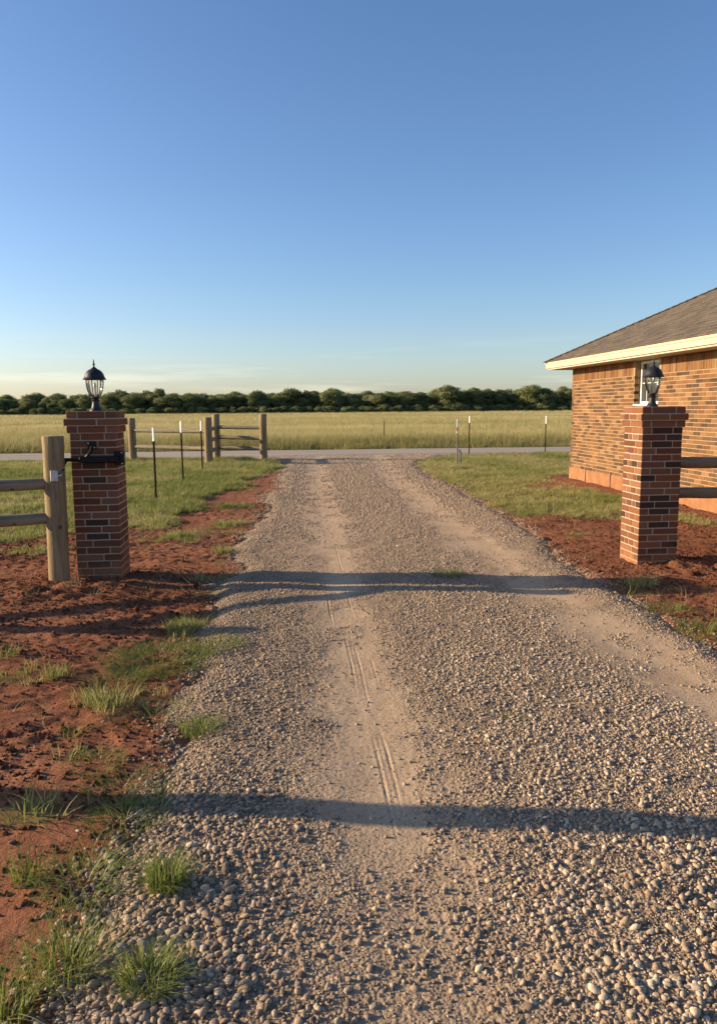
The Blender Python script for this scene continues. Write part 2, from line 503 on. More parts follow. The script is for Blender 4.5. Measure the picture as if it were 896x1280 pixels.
def mat_drive():
    m, nt, b = newmat('gravel_bed')
    c = worldpos(nt)
    tk = attr(nt, 'track').outputs['Fac']
    n1 = noise(nt, 2.0, 5, .6, c); n2 = noise(nt, 60, 4, .7, c); n3 = noise(nt, 12, 4, .6, c)
    vo = N(nt, 'ShaderNodeTexVoronoi', Scale=85.0); nt.links.new(c, vo.inputs['Vector'])
    vo2 = N(nt, 'ShaderNodeTexVoronoi', Scale=45.0); nt.links.new(c, vo2.inputs['Vector'])
    dust = ramp(nt, n1, [(.3, (.42, .29, .178)), (.7, (.53, .385, .245))])
    sx = nt.nodes.new('ShaderNodeSeparateColor'); nt.links.new(vo.outputs['Color'], sx.inputs[0])
    stone = ramp(nt, sx.outputs[0], [(0, (.065, .049, .038)), (.4, (.15, .109, .076)), (.75, (.25, .182, .12)), (1, (.40, .30, .20))])
    st = mth(nt, 'SUBTRACT', 1.0, tk)
    st = mth(nt, 'MULTIPLY', st, .85, True)
    col = mixc(nt, mth(nt, 'MULTIPLY', st, ramp(nt, n3, [(.3, (.55,) * 3), (.6, (1, 1, 1))])), dust, stone)
    col = mixc(nt, 1.0, col, ramp(nt, n2, [(.3, (.75, .75, .75)), (.7, (1.12, 1.12, 1.12))]), 'MULTIPLY')
    nt.links.new(col, b.inputs['Base Color'])
    b.inputs['Roughness'].default_value = .95; b.inputs['Specular IOR Level'].default_value = .15
    hh = mth(nt, 'SUBTRACT', 1.0, vo.outputs['Distance']); hh2 = mth(nt, 'SUBTRACT', 1.0, vo2.outputs['Distance'])
    h = mth(nt, 'MULTIPLY', mth(nt, 'ADD', hh, mth(nt, 'MULTIPLY', hh2, 1.2)), st)
    h = mth(nt, 'ADD', h, mth(nt, 'MULTIPLY', n2, .4))
    bump(nt, b, h, .75, .012)
    return m

def mat_road():
    m, nt, b = newmat('road_surface')
    c = worldpos(nt)
    n1 = noise(nt, .8, 5, .6, coords(nt, 'Object', (.15, 1, 1))); n2 = noise(nt, 30, 4, .7, c)
    col = ramp(nt, n1, [(.3, (.30, .25, .20)), (.7, (.42, .355, .285))])
    col = mixc(nt, 1.0, col, ramp(nt, n2, [(.3, (.75, .75, .75)), (.7, (1.15, 1.15, 1.15))]), 'MULTIPLY')
    nt.links.new(col, b.inputs['Base Color']); b.inputs['Roughness'].default_value = .95
    b.inputs['Specular IOR Level'].default_value = .15
    bump(nt, b, n2, .5, .01)
    return m

def field_mask(x, y): return sst(.2, .9, y - road_f(x))
gx = axis(-4.6, 5.4, .022, -900, 900, 1.08); gy = axis(.6, 10.0, .022, -300, 1800, 1.05)
ground = grid_obj('ground', gx, gy, ground_h, mat_ground(), {'grass': lawn, 'field': field_mask})
tag(ground, kind='structure')

def trackm(x, y):
    w = .8 + .5 * (fbm(x * .6, y * .5, 203, 2) - .2)
    dl = (x - track_l(y) - .12 * (fbm(x * 2, y * 1.4, 205, 3) - .5)); dr = x - track_r(y) - .15 * (fbm(x * 2, y * 1.4, 207, 3) - .5)
    t = np.maximum(np.exp(-np.abs(dl / (.36 * w)) ** 2.6), np.exp(-np.abs(dr / (.42 * w)) ** 2.6))
    n = fbm(x * 4.2, y * 3.0, 201, 4)
    t = t * (.35 + .65 * sst(.28, .58, n + .12)) * np.where(x < 1.1, 1 - .45 * sst(3.2, 1.7, y), 1)
    wide = np.maximum(np.exp(-np.abs(dl / .50) ** 2.4), np.exp(-np.abs(dr / .52) ** 2.4))
    t = np.maximum(t, sst(5.5, 8.5, y) * wide * (.72 + .4 * sst(.3, .55, n)))
    t = np.maximum(t, sst(6, 11, y) * (.30 + .35 * n))
    t = np.maximum(t, sst(19, 25, y) * .8 * sst(.2, .6, n))
    return np.clip(t, 0, 1)
dxs = np.concatenate([np.arange(-2.6, .02, .028), np.arange(.03, .62, .004), np.arange(.63, 5.0, .028)])
dys = np.concatenate([np.arange(.5, 12, .028), np.arange(12, 27.1, .09)])
drive = grid_obj('driveway', dxs, dys, drive_h, mat_drive(), {'track': trackm}, clip=lambda x, y: drive_in(x, y) > -.42)
tag(drive, kind='structure')

rxs = axis(-14, 14, .5, -500, 500, 1.2)
def build_road():
    ts = np.linspace(0, 1, 15)
    X, T = np.meshgrid(rxs, ts)
    wob = .22 * (fbm(X * .6, X * 0, 301, 3) - .5); wob2 = .25 * (fbm(X * .5, X * 0 + 9, 311, 3) - .5)
    Y = (road_n(X) + wob) * (1 - T) + (road_f(X) + wob2) * T
    Z = .02 + .05 * (1 - (2 * T - 1) ** 2) - .07 * ((T < .01) | (T > .99)) + .01 * (fbm(X, Y, 321, 2) - .5)
    mb = MB(); nx = len(rxs)
    vs = np.stack([X, Y, Z], -1).reshape(-1, 3).tolist()
    fs = [(j * nx + i, j * nx + i + 1, (j + 1) * nx + i + 1, (j + 1) * nx + i) for j in range(14) for i in range(nx - 1)]
    mb.add(vs, fs)
    o = mb.build('road', mat_road(), None, True)
    tag(o, kind='structure')
build_road()

# ------------------------------------------------------------------ scattering (for what nobody could count)
def protos(name, meshes):
    c = bpy.data.collections.new(name)
    for i, me in enumerate(meshes):
        o = bpy.data.objects.new(f'{name}_{chr(97 + i)}', me); c.objects.link(o)
    return c

def scatter(name, coll, P, rot, scl, idx, tint):
    n = len(P)
    me = bpy.data.meshes.new(name)
    me.vertices.add(n); me.vertices.foreach_set('co', np.asarray(P, np.float32).ravel())
    for nm, typ, dat, key in (('rot', 'FLOAT_VECTOR', rot, 'vector'), ('scl', 'FLOAT_VECTOR', scl, 'vector'), ('vi', 'INT', idx, 'value'), ('tint', 'FLOAT', tint, 'value')):
        a = me.attributes.new(nm, typ, 'POINT')
        a.data.foreach_set(key, np.asarray(dat, np.int32 if typ == 'INT' else np.float32).ravel())
    o = bpy.data.objects.new(name, me); COL.objects.link(o)
    ng = bpy.data.node_groups.new(name + '_nodes', 'GeometryNodeTree')
    ng.interface.new_socket('Geometry', in_out='INPUT', socket_type='NodeSocketGeometry')
    ng.interface.new_socket('Geometry', in_out='OUTPUT', socket_type='NodeSocketGeometry')
    gi = ng.nodes.new('NodeGroupInput'); go = ng.nodes.new('NodeGroupOutput')
    ci = ng.nodes.new('GeometryNodeCollectionInfo'); ci.inputs['Collection'].default_value = coll
    ci.inputs['Separate Children'].default_value = True; ci.inputs['Reset Children'].default_value = True
    ip = ng.nodes.new('GeometryNodeInstanceOnPoints'); ip.inputs['Pick Instance'].default_value = True
    def na(nm, t):
        q = ng.nodes.new('GeometryNodeInputNamedAttribute'); q.data_type = t; q.inputs['Name'].default_value = nm
        return q.outputs[0]
    e2r = ng.nodes.new('FunctionNodeEulerToRotation')
    L = ng.links.new
    L(gi.outputs[0], ip.inputs['Points']); L(ci.outputs[0], ip.inputs['Instance'])
    L(na('vi', 'INT'), ip.inputs['Instance Index'])
    L(na('rot', 'FLOAT_VECTOR'), e2r.inputs[0]); L(e2r.outputs[0], ip.inputs['Rotation'])
    L(na('scl', 'FLOAT_VECTOR'), ip.inputs['Scale'])
    L(ip.outputs[0], go.inputs[0])
    md = o.modifiers.new('scatter', 'NODES'); md.node_group = ng
    tag(o, kind='stuff')
    return o

def stone_mesh(name, seed, mat, flat=.7, rough=.18, sub=2, angular=0.0):
    import bmesh
    bm = bmesh.new(); bmesh.ops.create_icosphere(bm, subdivisions=sub, radius=1)
    r = np.random.default_rng(seed)
    k = [Vector(r.normal(size=3)).normalized() for _ in range(9)]; w = r.uniform(.4, 1, 9)
    ax = (1.0, r.uniform(.68, .95), flat * r.uniform(.8, 1.1))
    for v in bm.verts:
        d = v.co.normalized(); s = 1.0
        for kk, ww in zip(k, w):
            q = d.dot(kk)
            if angular: s = min(s, (.72 + .2 * ww) / max(q, .2) if q > .3 else s)
            s += rough * ww * .35 * math.sin(3.1 * q + ww * 9)
        v.co = Vector((d.x * ax[0] * s, d.y * ax[1] * s, d.z * ax[2] * s))
    me = bpy.data.meshes.new(name); bm.to_mesh(me); bm.free()
    me.polygons.foreach_set('use_smooth', np.full(len(me.polygons), True))
    me.materials.append(mat)
    return me

def mat_pebble():
    m, nt, b = newmat('pebble')
    t = attr(nt, 'tint', 'INSTANCER').outputs['Fac']
    c = coords(nt); n = noise(nt, 1.6, 4, .6, c); n2 = noise(nt, 7, 4, .7, c)
    col = ramp(nt, t, [(0, (.11, .082, .062)), (.2, (.22, .16, .115)), (.4, (.34, .25, .17)), (.55, (.43, .31, .20)), (.7, (.37, .30, .225)), (.85, (.54, .40, .265)), (1, (.63, .51, .37))])
    col = mixc(nt, 1.0, col, ramp(nt, n, [(.3, (.72, .70, .68)), (.7, (1.18, 1.18, 1.16))]), 'MULTIPLY')
    col = mixc(nt, ramp(nt, n2, [(.6, (0, 0, 0)), (.75, (.4,) * 3)]), col, (.38, .28, .19))
    nt.links.new(col, b.inputs['Base Color'])
    b.inputs['Roughness'].default_value = .8; b.inputs['Specular IOR Level'].default_value = .3
    bump(nt, b, n2, .35, .12)
    return m
mp = mat_pebble()
peb = protos('pebble', [stone_mesh('pebble', 300 + i, mp, (.55, .72, .85)[i % 3], (.22, .34)[i % 2], 2, (0, 1, 1)[i % 3]) for i in range(12)])

def gravel():
    Ps = []; Rad = []; T = []
    def batch(n, y0, y1, r0, r1, dens, x0=-1.5, x1=5.2):
        x = rng.uniform(x0, x1, n); y = rng.uniform(y0, y1, n)
        keep = rng.random(n) < dens(x, y)
        x = x[keep]; y = y[keep]
        rad = r0 + (r1 - r0) * rng.random(len(x)) ** 2.2
        rad = rad * (1 - .22 * sst(2.0, 3.0, y) * (1 - sst(9, 14, y)))
        z = surf(x, y) + rad * rng.uniform(-.15, .35, len(x))
        Ps.append(np.stack([x, y, z], -1)); Rad.append(rad)
        warm = sst(.3, .9, x) * (1 - .6 * sst(1.9, 2.3, x))
        t = np.clip(rng.beta(1.7, 1.9, len(x)) + .20 * warm - .06 + .10 * (rad > .0095), 0, 1)
        fy = sst(3.5, 8, y) * .6; t = t * (1 - fy) + fy * (.42 + .40 * rng.random(len(x)))
        T.append(t)
    def base(x, y):
        di = drive_in(x, y)
        e = sst(-.20, .04, di + .30 * (fbm(x * 3, y * 3, 401, 3) - .5))
        t = trackm(x, y)
        return e * np.clip(1.0 - 1.1 * np.clip(t - .12 * sst(6, 11, y), 0, 1), .05, 1)
    def strew(x, y):            # stray stones beyond the edge
        di = drive_in(x, y)
        return np.clip(np.exp(-np.clip(-di, 0, 9) / .14), 0, 1) * sst(.25, -.05, di)
    def mound(x, y):
        return base(x, y) * np.clip(sst(.55, .95, x) * (1 - sst(1.9, 2.4, x)) + sst(.05, -.35, x) * .55 + sst(2.2, 2.5, x) * .5, 0, 1)
    A = 6.7
    near = lambda x, y: base(x, y) * (.30 + .62 * sst(.36, .6, fbm(x * 4, y * 4, 411, 3)))
    batch(int(A * 4.2 * 5200), .5, 4.7, .0045, .0128, near)
    batch(int(A * 4.2 * 7000), .5, 4.7, .0022, .0050, lambda x, y: np.clip(base(x, y) + .14, 0, 1) * sst(-.2, 0, drive_in(x, y)))
    batch(int(A * 4.2 * 480), .5, 4.7, .0105, .0180, mound)
    batch(int(A * 4.3 * 5200), 4.7, 9, .0050, .0120, near)
    batch(int(A * 4.3 * 260), 4.7, 9, .011, .017, mound)
    batch(int(A * 6 * 2600), 9, 15, .0075, .0175, base)
    batch(int(A * 11 * 1200), 15, 26, .011, .023, lambda x, y: base(x, y) * (1 - .8 * sst(22, 25, y)))
    batch(int(A * 9 * 900), .5, 9.5, .005, .014, strew)
    batch(int(A * 13 * 420), 9.5, 22, .007, .018, lambda x, y: strew(x, y) * (.4 + .6 * (fbm(x * 2, y * 2, 421, 2) > .45)))
    batch(int(1.0 * 3 * 1800), .8, 3.2, .009, .020, lambda x, y: sst(-.2, .0, drive_in(x, y)) * sst(-.0, -.45, x) * .55, -1.0, .1)
    P = np.concatenate(Ps); rad = np.concatenate(Rad); t = np.concatenate(T); n = len(P)
    rot = np.stack([rng.normal(0, .35, n), rng.normal(0, .35, n), rng.uniform(0, 2 * PI, n)], -1)
    scl = np.stack([rad * rng.uniform(.85, 1.3, n), rad, rad * rng.uniform(.8, 1.15, n)], -1)
    scatter('driveway_gravel', peb, P, rot, scl, rng.integers(0, 12, n), t)
    print('gravel', n)
gravel()

def mat_clod():
    m, nt, b = newmat('earth_clod')
    t = attr(nt, 'tint', 'INSTANCER').outputs['Fac']
    c = coords(nt); n = noise(nt, 3, 5, .7, c)
    col = ramp(nt, t, [(0, (.20, .074, .038)), (.5, (.29, .115, .06)), (1, (.41, .19, .11))])
    col = mixc(nt, 1.0, col, ramp(nt, n, [(.3, (.65, .65, .65)), (.7, (1.2, 1.2, 1.2))]), 'MULTIPLY')
    nt.links.new(col, b.inputs['Base Color']); b.inputs['Roughness'].default_value = 1
    b.inputs['Specular IOR Level'].default_value = .1
    bump(nt, b, n, .8, .3)
    return m
mc = mat_clod()
clod = protos('clod', [stone_mesh('clod', 500 + i, mc, .75, .5, 2, 1) for i in range(8)])
def clods():
    n = 420000
    x = rng.uniform(-7, 7, n); y = rng.uniform(.6, 13, n)
    d = sst(-.02, -.2, drive_in(x, y)) * (1 - lawn(x, y)) * (.10 + .95 * sst(.45, .62, .6 * fbm(x * 1.6, y * 2.2, 601, 4) + .4 * fbm(x * 6, y * 8, 603, 3)))
    for bx, by, br in ((-2.1, 6.7, .7), (-2.9, 6.4, .6), (3.6, 7.2, .8), (3.2, 6.9, .5), (-1.6, 6.5, .5)):
        d = d + .8 * np.exp(-((x - bx) ** 2 + (y - by) ** 2) / br ** 2) * sst(-.05, -.3, drive_in(x, y))
    k = rng.random(n) < d; x = x[k]; y = y[k]; n = len(x)
    rad = .0022 + .0125 * rng.random(n) ** 4.2
    big = rng.random(n) < .010; rad[big] *= 2.3
    P = np.stack([x, y, surf(x, y) + rad * .05], -1)
    rot = rng.uniform(0, 2 * PI, (n, 3))
    scatter('soil_clods', clod, P, rot, rad[:, None] * rng.uniform(.7, 1.3, (n, 3)), rng.integers(0, 8, n), rng.random(n))
    print('clods', n)
clods()

# ------------------------------------------------------------------ grass
def tuft_mesh(name, seed, mat, blades, h, spread, width, lean=.5, segs=3, droop=.5):
    r = random.Random(seed); V = []; F = []; SH = []
    for _ in range(blades):
        a = r.uniform(0, 2 * PI); rad = spread * math.sqrt(r.random())
        bx, by = rad * math.cos(a), rad * math.sin(a)
        da = a + r.uniform(-1.1, 1.1); ln = r.uniform(.1 if lean < 1.5 else .5, lean); hh = h * r.uniform(.5, 1.05); w = width * r.uniform(.7, 1.2)
        px, py = -math.sin(da), math.cos(da); sh = r.random()
        n0 = len(V)
        for s in range(segs + 1):
            t = s / segs
            o = ln * hh * (t ** 1.7); z = hh * (t - droop * ln * t * t * .6)
            ww = w * (1 - t ** 1.6) * .5 + w * .04
            cx, cy = bx + math.cos(da) * o, by + math.sin(da) * o
            V.append((cx - px * ww, cy - py * ww, z)); V.append((cx + px * ww, cy + py * ww, z))
        for s in range(segs):
            q = n0 + 2 * s; F.append((q, q + 1, q + 3, q + 2)); SH.append(sh)
    me = bpy.data.meshes.new(name); me.from_pydata(V, [], F)
    a = me.attributes.new('shade', 'FLOAT', 'FACE'); a.data.foreach_set('value', np.array(SH, np.float32))
    me.polygons.foreach_set('use_smooth', np.full(len(F), True))
    me.materials.append(mat); me.update()
    return me

m_lawn = mat_leaf('lawn_blade', (.13, .165, .034), (.25, .27, .07), (.43, .38, .16), .42, .55, .45)
m_field = mat_leaf('field_blade', (.26, .245, .08), (.47, .405, .175), (.62, .52, .27), .35, .6, .4)
m_tuft = mat_leaf('weed_blade', (.11, .155, .028), (.21, .255, .056), (.43, .39, .16), .42, .5, .75)
m_dry = mat_leaf('dry_blade', (.30, .24, .12), (.38, .30, .16), (.25, .22, .08), .3, .6, .5)

lawn_p = protos('lawn_tuft', [tuft_mesh('lawn_tuft', 700 + i, m_lawn, 26, .115, .085, .006, .95, 3) for i in range(6)])
def lawns():
    n = 150000
    x = rng.uniform(-16, 11, n); y = rng.uniform(7, 26.5, n)
    x = np.concatenate([x, rng.uniform(-4.5, 3.8, 16000)]); y = np.concatenate([y, rng.uniform(1.5, 7, 16000)])
    keepv = np.abs(x - y * .06) < y * .62 + 1.5
    x = x[keepv]; y = y[keepv]
    d = lawn(x, y) * (.25 + .75 * sst(.36, .6, fbm(x * 1.8, y * 1.8, 611, 3))) * np.where(x > 1, .62 * sst(.28, .55, fbm(x * .9, y * 1.6, 613, 3)) + .3, 1)
    wall = 5.80 + .0392 * (17.03 - y)
    d = d * ~((x > wall - .15) & (y < 17.3))
    k = rng.random(len(x)) < d * 1.0
    x = x[k]; y = y[k]; n = len(x)
    s = rng.uniform(.55, 1.15, n) * (.75 + .6 * fbm(x * 1.1, y * 1.1, 621, 3))
    edge = lawn(x, y)
    s = s * (.5 + .5 * edge) * (1 + .25 * sst(15, 24, y))
    P = np.stack([x, y, ground_h(x, y) - .005], -1)
    rot = np.stack([rng.normal(0, .12, n), rng.normal(0, .12, n), rng.uniform(0, 2 * PI, n)], -1)
    t = np.clip(1.15 * (fbm(x * .8, y * .8, 631, 4) - .22) + rng.normal(0, .15, n) + np.where(x > 1, .24, .03), 0, .85)
    s = s * np.where(x > 1, .8, 1)
    scatter('lawn_grass', lawn_p, P, rot, np.stack([s * 1.1, s * 1.1, s], -1), rng.integers(0, 6, n), t)
    print('lawn', n)
lawns()

field_p = protos('meadow_tuft', [tuft_mesh('meadow_tuft', 720 + i, m_field, 34, .55, .34, .013, .55, 3, .3) for i in range(6)])
def fields():
    xs = []; ys = []; ss = []
    for n, y0, y1, sc in ((26000, 30.3, 42, 1.0), (30000, 42, 70, 1.25), (26000, 70, 130, 1.7), (16000, 130, 215, 2.2)):
        u = rng.random(n); y = np.sqrt(y0 ** 2 + u * (y1 ** 2 - y0 ** 2))
        x = y * .06 + rng.uniform(-1, 1, n) * (y * .58 + 3)
        xs.append(x); ys.append(y); ss.append(np.full(n, sc))
    x = np.concatenate(xs); y = np.concatenate(ys); s = np.concatenate(ss)
    k = (y - road_f(x) > .45) & (rng.random(len(x)) < .35 + .65 * sst(.3, .55, fbm(x * .25, y * .25, 641, 3)))
    k &= ~((y - road_f(x) < 1.1) & (rng.random(len(x)) < .5))
    x = x[k]; y = y[k]; s = s[k]; n = len(x)
    hs = s ** .35 * rng.uniform(.55, 1.1, n) * (.6 + .7 * fbm(x * .12, y * .12, 651, 4)) * (.55 + .45 * sst(.3, 2.5, y - road_f(x)))
    P = np.stack([x, y, ground_h(x, y) - .01], -1)
    rot = np.stack([rng.normal(0, .08, n), rng.normal(0, .08, n), rng.uniform(0, 2 * PI, n)], -1)
    grn = 1 - sst(.8, 7, y - road_f(x))
    t = np.clip(1.3 * (fbm(x * .07, y * .14, 661, 4) - .22) + rng.normal(0, .12, n) - .3 * grn, 0, .7)
    scatter('field_grass', field_p, P, rot, np.stack([s, s, hs], -1), rng.integers(0, 6, n), t)
    print('field', n)
fields()

dry_p = protos('dry_wisp', [tuft_mesh('dry_wisp', 740 + i, m_dry, 3 + i, .16, .05, .0028, 1.5, 4, .5) for i in range(5)])
def wisps():
    n = 7000
    x = rng.uniform(-6, 6, n); y = rng.uniform(1.2, 12, n)
    d = sst(-.05, -.15, drive_in(x, y)) * sst(.42, .65, fbm(x * 1.2, y * 1.2, 671, 3)) * .55
    k = rng.random(n) < d; x = x[k]; y = y[k]; n = len(x)
    s = rng.uniform(.4, 1.2, n)
    P = np.stack([x, y, ground_h(x, y)], -1)
    rot = np.stack([rng.normal(0, .4, n), rng.normal(0, .4, n), rng.uniform(0, 2 * PI, n)], -1)
    scatter('dry_straw', dry_p, P, rot, np.stack([s] * 3, -1), rng.integers(0, 5, n), rng.random(n))
wisps()

# single weed tufts, each a thing
def weed(label, x, y, h, spread, blades, seed, low=False):
    me = tuft_mesh('grass_tuft', seed, m_tuft, int(blades * 1.9), h * 1.05, spread * (1.35 if low else 1.1), .0032 if not low else .0034, 1.35 if not low else 1.9, 4, .6)
    o = bpy.data.objects.new('grass_tuft', me); COL.objects.link(o)
    o.location = (x, y, float(surf(x, y)) - .006)
    tag(o, label, 'grass tuft', 'grass tufts along the driveway edge')
G = [
 ('large spreading green grass clump on red soil beside the gravel, biggest of all the tufts', -1.0, 4.80, .14, .23, 620, True),
 ('grass clump leaning onto the gravel just right of the biggest grass clump', -.66, 5.0, .10, .13, 150, True),
 ('sparse grass clump just left and near side of the biggest grass clump', -1.17, 4.45, .10, .12, 130, True),
 ('compact bright green tuft alone on the pale gravel edge, above the long post shadow', -.57, 3.68, .09, .09, 170, False),
 ('scraggly low grass on soil between biggest clump and compact gravel tuft', -.87, 3.92, .10, .16, 150, True),
 ('tiny sprig of grass alone on bare red soil left of the scraggly grass', -1.22, 3.74, .07, .06, 40, False),
 ('small flat grass tuft on soil right above the long post shadow', -1.0, 3.36, .06, .10, 90, True),
 ('flattened grass patch lying in the long post shadow', -.80, 3.10, .07, .14, 130, True),
 ('grass patch at gravel edge just below the long post shadow', -.74, 2.86, .08, .11, 120, True),
 ('dense upright rosette of bright grass growing in the near gravel', -.51, 2.40, .13, .05, 170, False),
 ('loose leafy grass clump on soil left of the dense rosette', -.80, 2.48, .13, .10, 110, True),
 ('thin tall grass sprig at the left picture edge beside loose leafy clump', -1.0, 2.54, .14, .05, 50, False),
 ('dense grass tuft among stones at the very bottom of the picture', -.47, 1.96, .11, .07, 170, False),
 ('tall straggling grass on soil in the bottom left corner', -.74, 2.06, .18, .09, 110, False),
 ('long thin grass stalks at far bottom left edge of the soil', -.86, 1.93, .20, .07, 60, False),
 ('small grass tuft growing in the middle of the gravel, within pillar shadow', 1.25, 7.0, .085, .11, 190, True),
 ('tiny green sprout on the open gravel in front of the pillar shadow', 1.0, 3.68, .03, .04, 30, True),
 ('grass clump on the right gravel edge nearest the right pillar foot', 2.78, 5.75, .09, .13, 130, True),
 ('straggling grass on right gravel edge by the right picture border', 2.75, 5.05, .13, .16, 170, True),
 ('low grass strip on the right gravel edge in front of the right pillar', 2.75, 6.35, .06, .12, 110, True),
 ('sparse dry sprig on bare soil left of the wooden gate post', -2.78, 6.45, .12, .08, 50, False),
 ('wispy grass on soil at left edge, nearer than the wooden gate post', -2.05, 5.0, .12, .10, 60, False),
 ('green tuft on left gravel edge beside the pillar shadow bands', -.90, 6.55, .06, .13, 110, True),
 ('green tuft on left gravel edge just before the rail shadow', -.95, 5.75, .07, .13, 130, True),
]
for i, (lb, x, y, h, sp, nb, low) in enumerate(G):
    weed(lb, x, y, h, sp, nb, 900 + i, low)

# ------------------------------------------------------------------ bricks
PB = [(.175, .066, .033), (.205, .086, .042), (.14, .052, .028), (.23, .108, .056), (.125, .048, .031), (.19, .074, .036), (.165, .075, .045), (.20, .095, .058)]
DK = [(.024, .019, .018), (.040, .030, .026)]
MORT = (.47, .38, .29)
HB = [(.19, .098, .044), (.155, .074, .033), (.22, .122, .058), (.135, .064, .030), (.245, .145, .072), (.18, .094, .041), (.20, .10, .046), (.215, .125, .055), (.17, .072, .034)]
HD = [(.075, .048, .034), (.098, .062, .042), (.052, .037, .030), (.11, .065, .038)]

def shade(c, r, a=.12):
    k = 1 + r.uniform(-a, a)
    return tuple(x * k for x in c)

def brick_pillar(name, loc, label, seed, rz=0.0):
    r = random.Random(seed)
    t = empty(name, loc, rz)
    ch = .0664; g = .0095
    def course(mb, z0, W, D, k, dark=.1, soldier=False, z1=None):
        """one ring of bricks, pinwheel alternating"""
        z1 = z1 or z0 + ch
        bd = .092; x0, x1, y0, y1 = -W / 2, W / 2, -D / 2, D / 2
        def run(a0, a1, mk, off, dk=None):
            L = a1 - a0; cuts = [a0]
            if off == 0: cuts += [a0 + L * (.60 + r.uniform(-.02, .02))]
            else: cuts += [a0 + L * (.38 + r.uniform(-.02, .02))]
            cuts.append(a1)
            for i in range(len(cuts) - 1):
                c = shade(r.choice(DK) if r.random() < (dark if dk is None else dk) else r.choice(PB), r, .15)
                j = r.uniform(-.0015, .0015)
                mk(cuts[i] + (g / 2 if i else 0), cuts[i + 1] - (g / 2 if i < len(cuts) - 2 else 0), c, j)
        zz0, zz1 = z0 + g / 2, z1 - g / 2
        if k % 2 == 0:      # long sides run through on front and back
            run(x0, x1, lambda a, b, c, j: mb.box(a, y0 + j, zz0, b, y0 + bd, zz1, .0045, c), k // 2 % 2)
            run(x0, x1, lambda a, b, c, j: mb.box(a, y1 - bd, zz0, b, y1 + j, zz1, .0045, c), 1 - k // 2 % 2)
            run(y0 + bd + g, y1 - bd - g, lambda a, b, c, j: mb.box(x0 + j, a, zz0, x0 + bd, b, zz1, .0045, c), k // 2 % 2, .02)
            run(y0 + bd + g, y1 - bd - g, lambda a, b, c, j: mb.box(x1 - bd, a, zz0, x1 + j, b, zz1, .0045, c), 1 - k // 2 % 2, .02)
        else:
            run(y0, y1, lambda a, b, c, j: mb.box(x0 + j, a, zz0, x0 + bd, b, zz1, .0045, c), k // 2 % 2, .02)
            run(y0, y1, lambda a, b, c, j: mb.box(x1 - bd, a, zz0, x1 + j, b, zz1, .0045, c), 1 - k // 2 % 2, .02)
            def single(mk):
                a, b = x0 + bd + g, x1 - bd - g
                c = shade(r.choice(DK) if r.random() < dark * 4.6 else r.choice(PB), r, .15)
                mk(a, b, c, r.uniform(-.0015, .0015))
            single(lambda a, b, c, j: mb.box(a, y0 + j, zz0, b, y0 + bd, zz1, .0045, c))
            single(lambda a, b, c, j: mb.box(a, y1 - bd, zz0, b, y1 + j, zz1, .0045, c))
        q = .004
        mb.box(x0 + q, y0 + q, z0, x1 - q, y1 - q, z1 + .0005 * (k % 2), 0, MORT)
    W = .408
    sh = MB()
    for k in range(22):
        course(sh, -.07 + k * ch, W, W, k, .10 if k % 3 else .16)
    sh.build('shaft', M['pillar_brick'], t)
    z = -.07 + 22 * ch
    cp = MB()
    course(cp, z, W + .036, W + .036, 1, .05)
    course(cp, z + ch, W + .075, W + .075, 0, .05)
    course(cp, z + 2 * ch, W + .03, W + .03, 1, .05)
    zt = z + 3 * ch
    cp.box(-W / 2 - .004, -W / 2 - .004, zt - .01, W / 2 + .004, W / 2 + .004, zt - .002, 0, MORT)
    cp.build('cap', M['pillar_brick'], t)
    tag(t, label, 'brick pillar', 'brick gate pillars either side of the driveway')
    return t, zt
PL = (-2.018, 7.415); PR = (3.405, 7.545)
pl, ZT = brick_pillar('brick_pillar', (*PL, 0), 'dark red brick gate pillar with a black metal arm bolted across its front', 5, R(2.5))
pr, _ = brick_pillar('brick_pillar', (*PR, 0), 'brick gate pillar with a sunlit left face, standing in front of the brick house', 9, R(2.0))

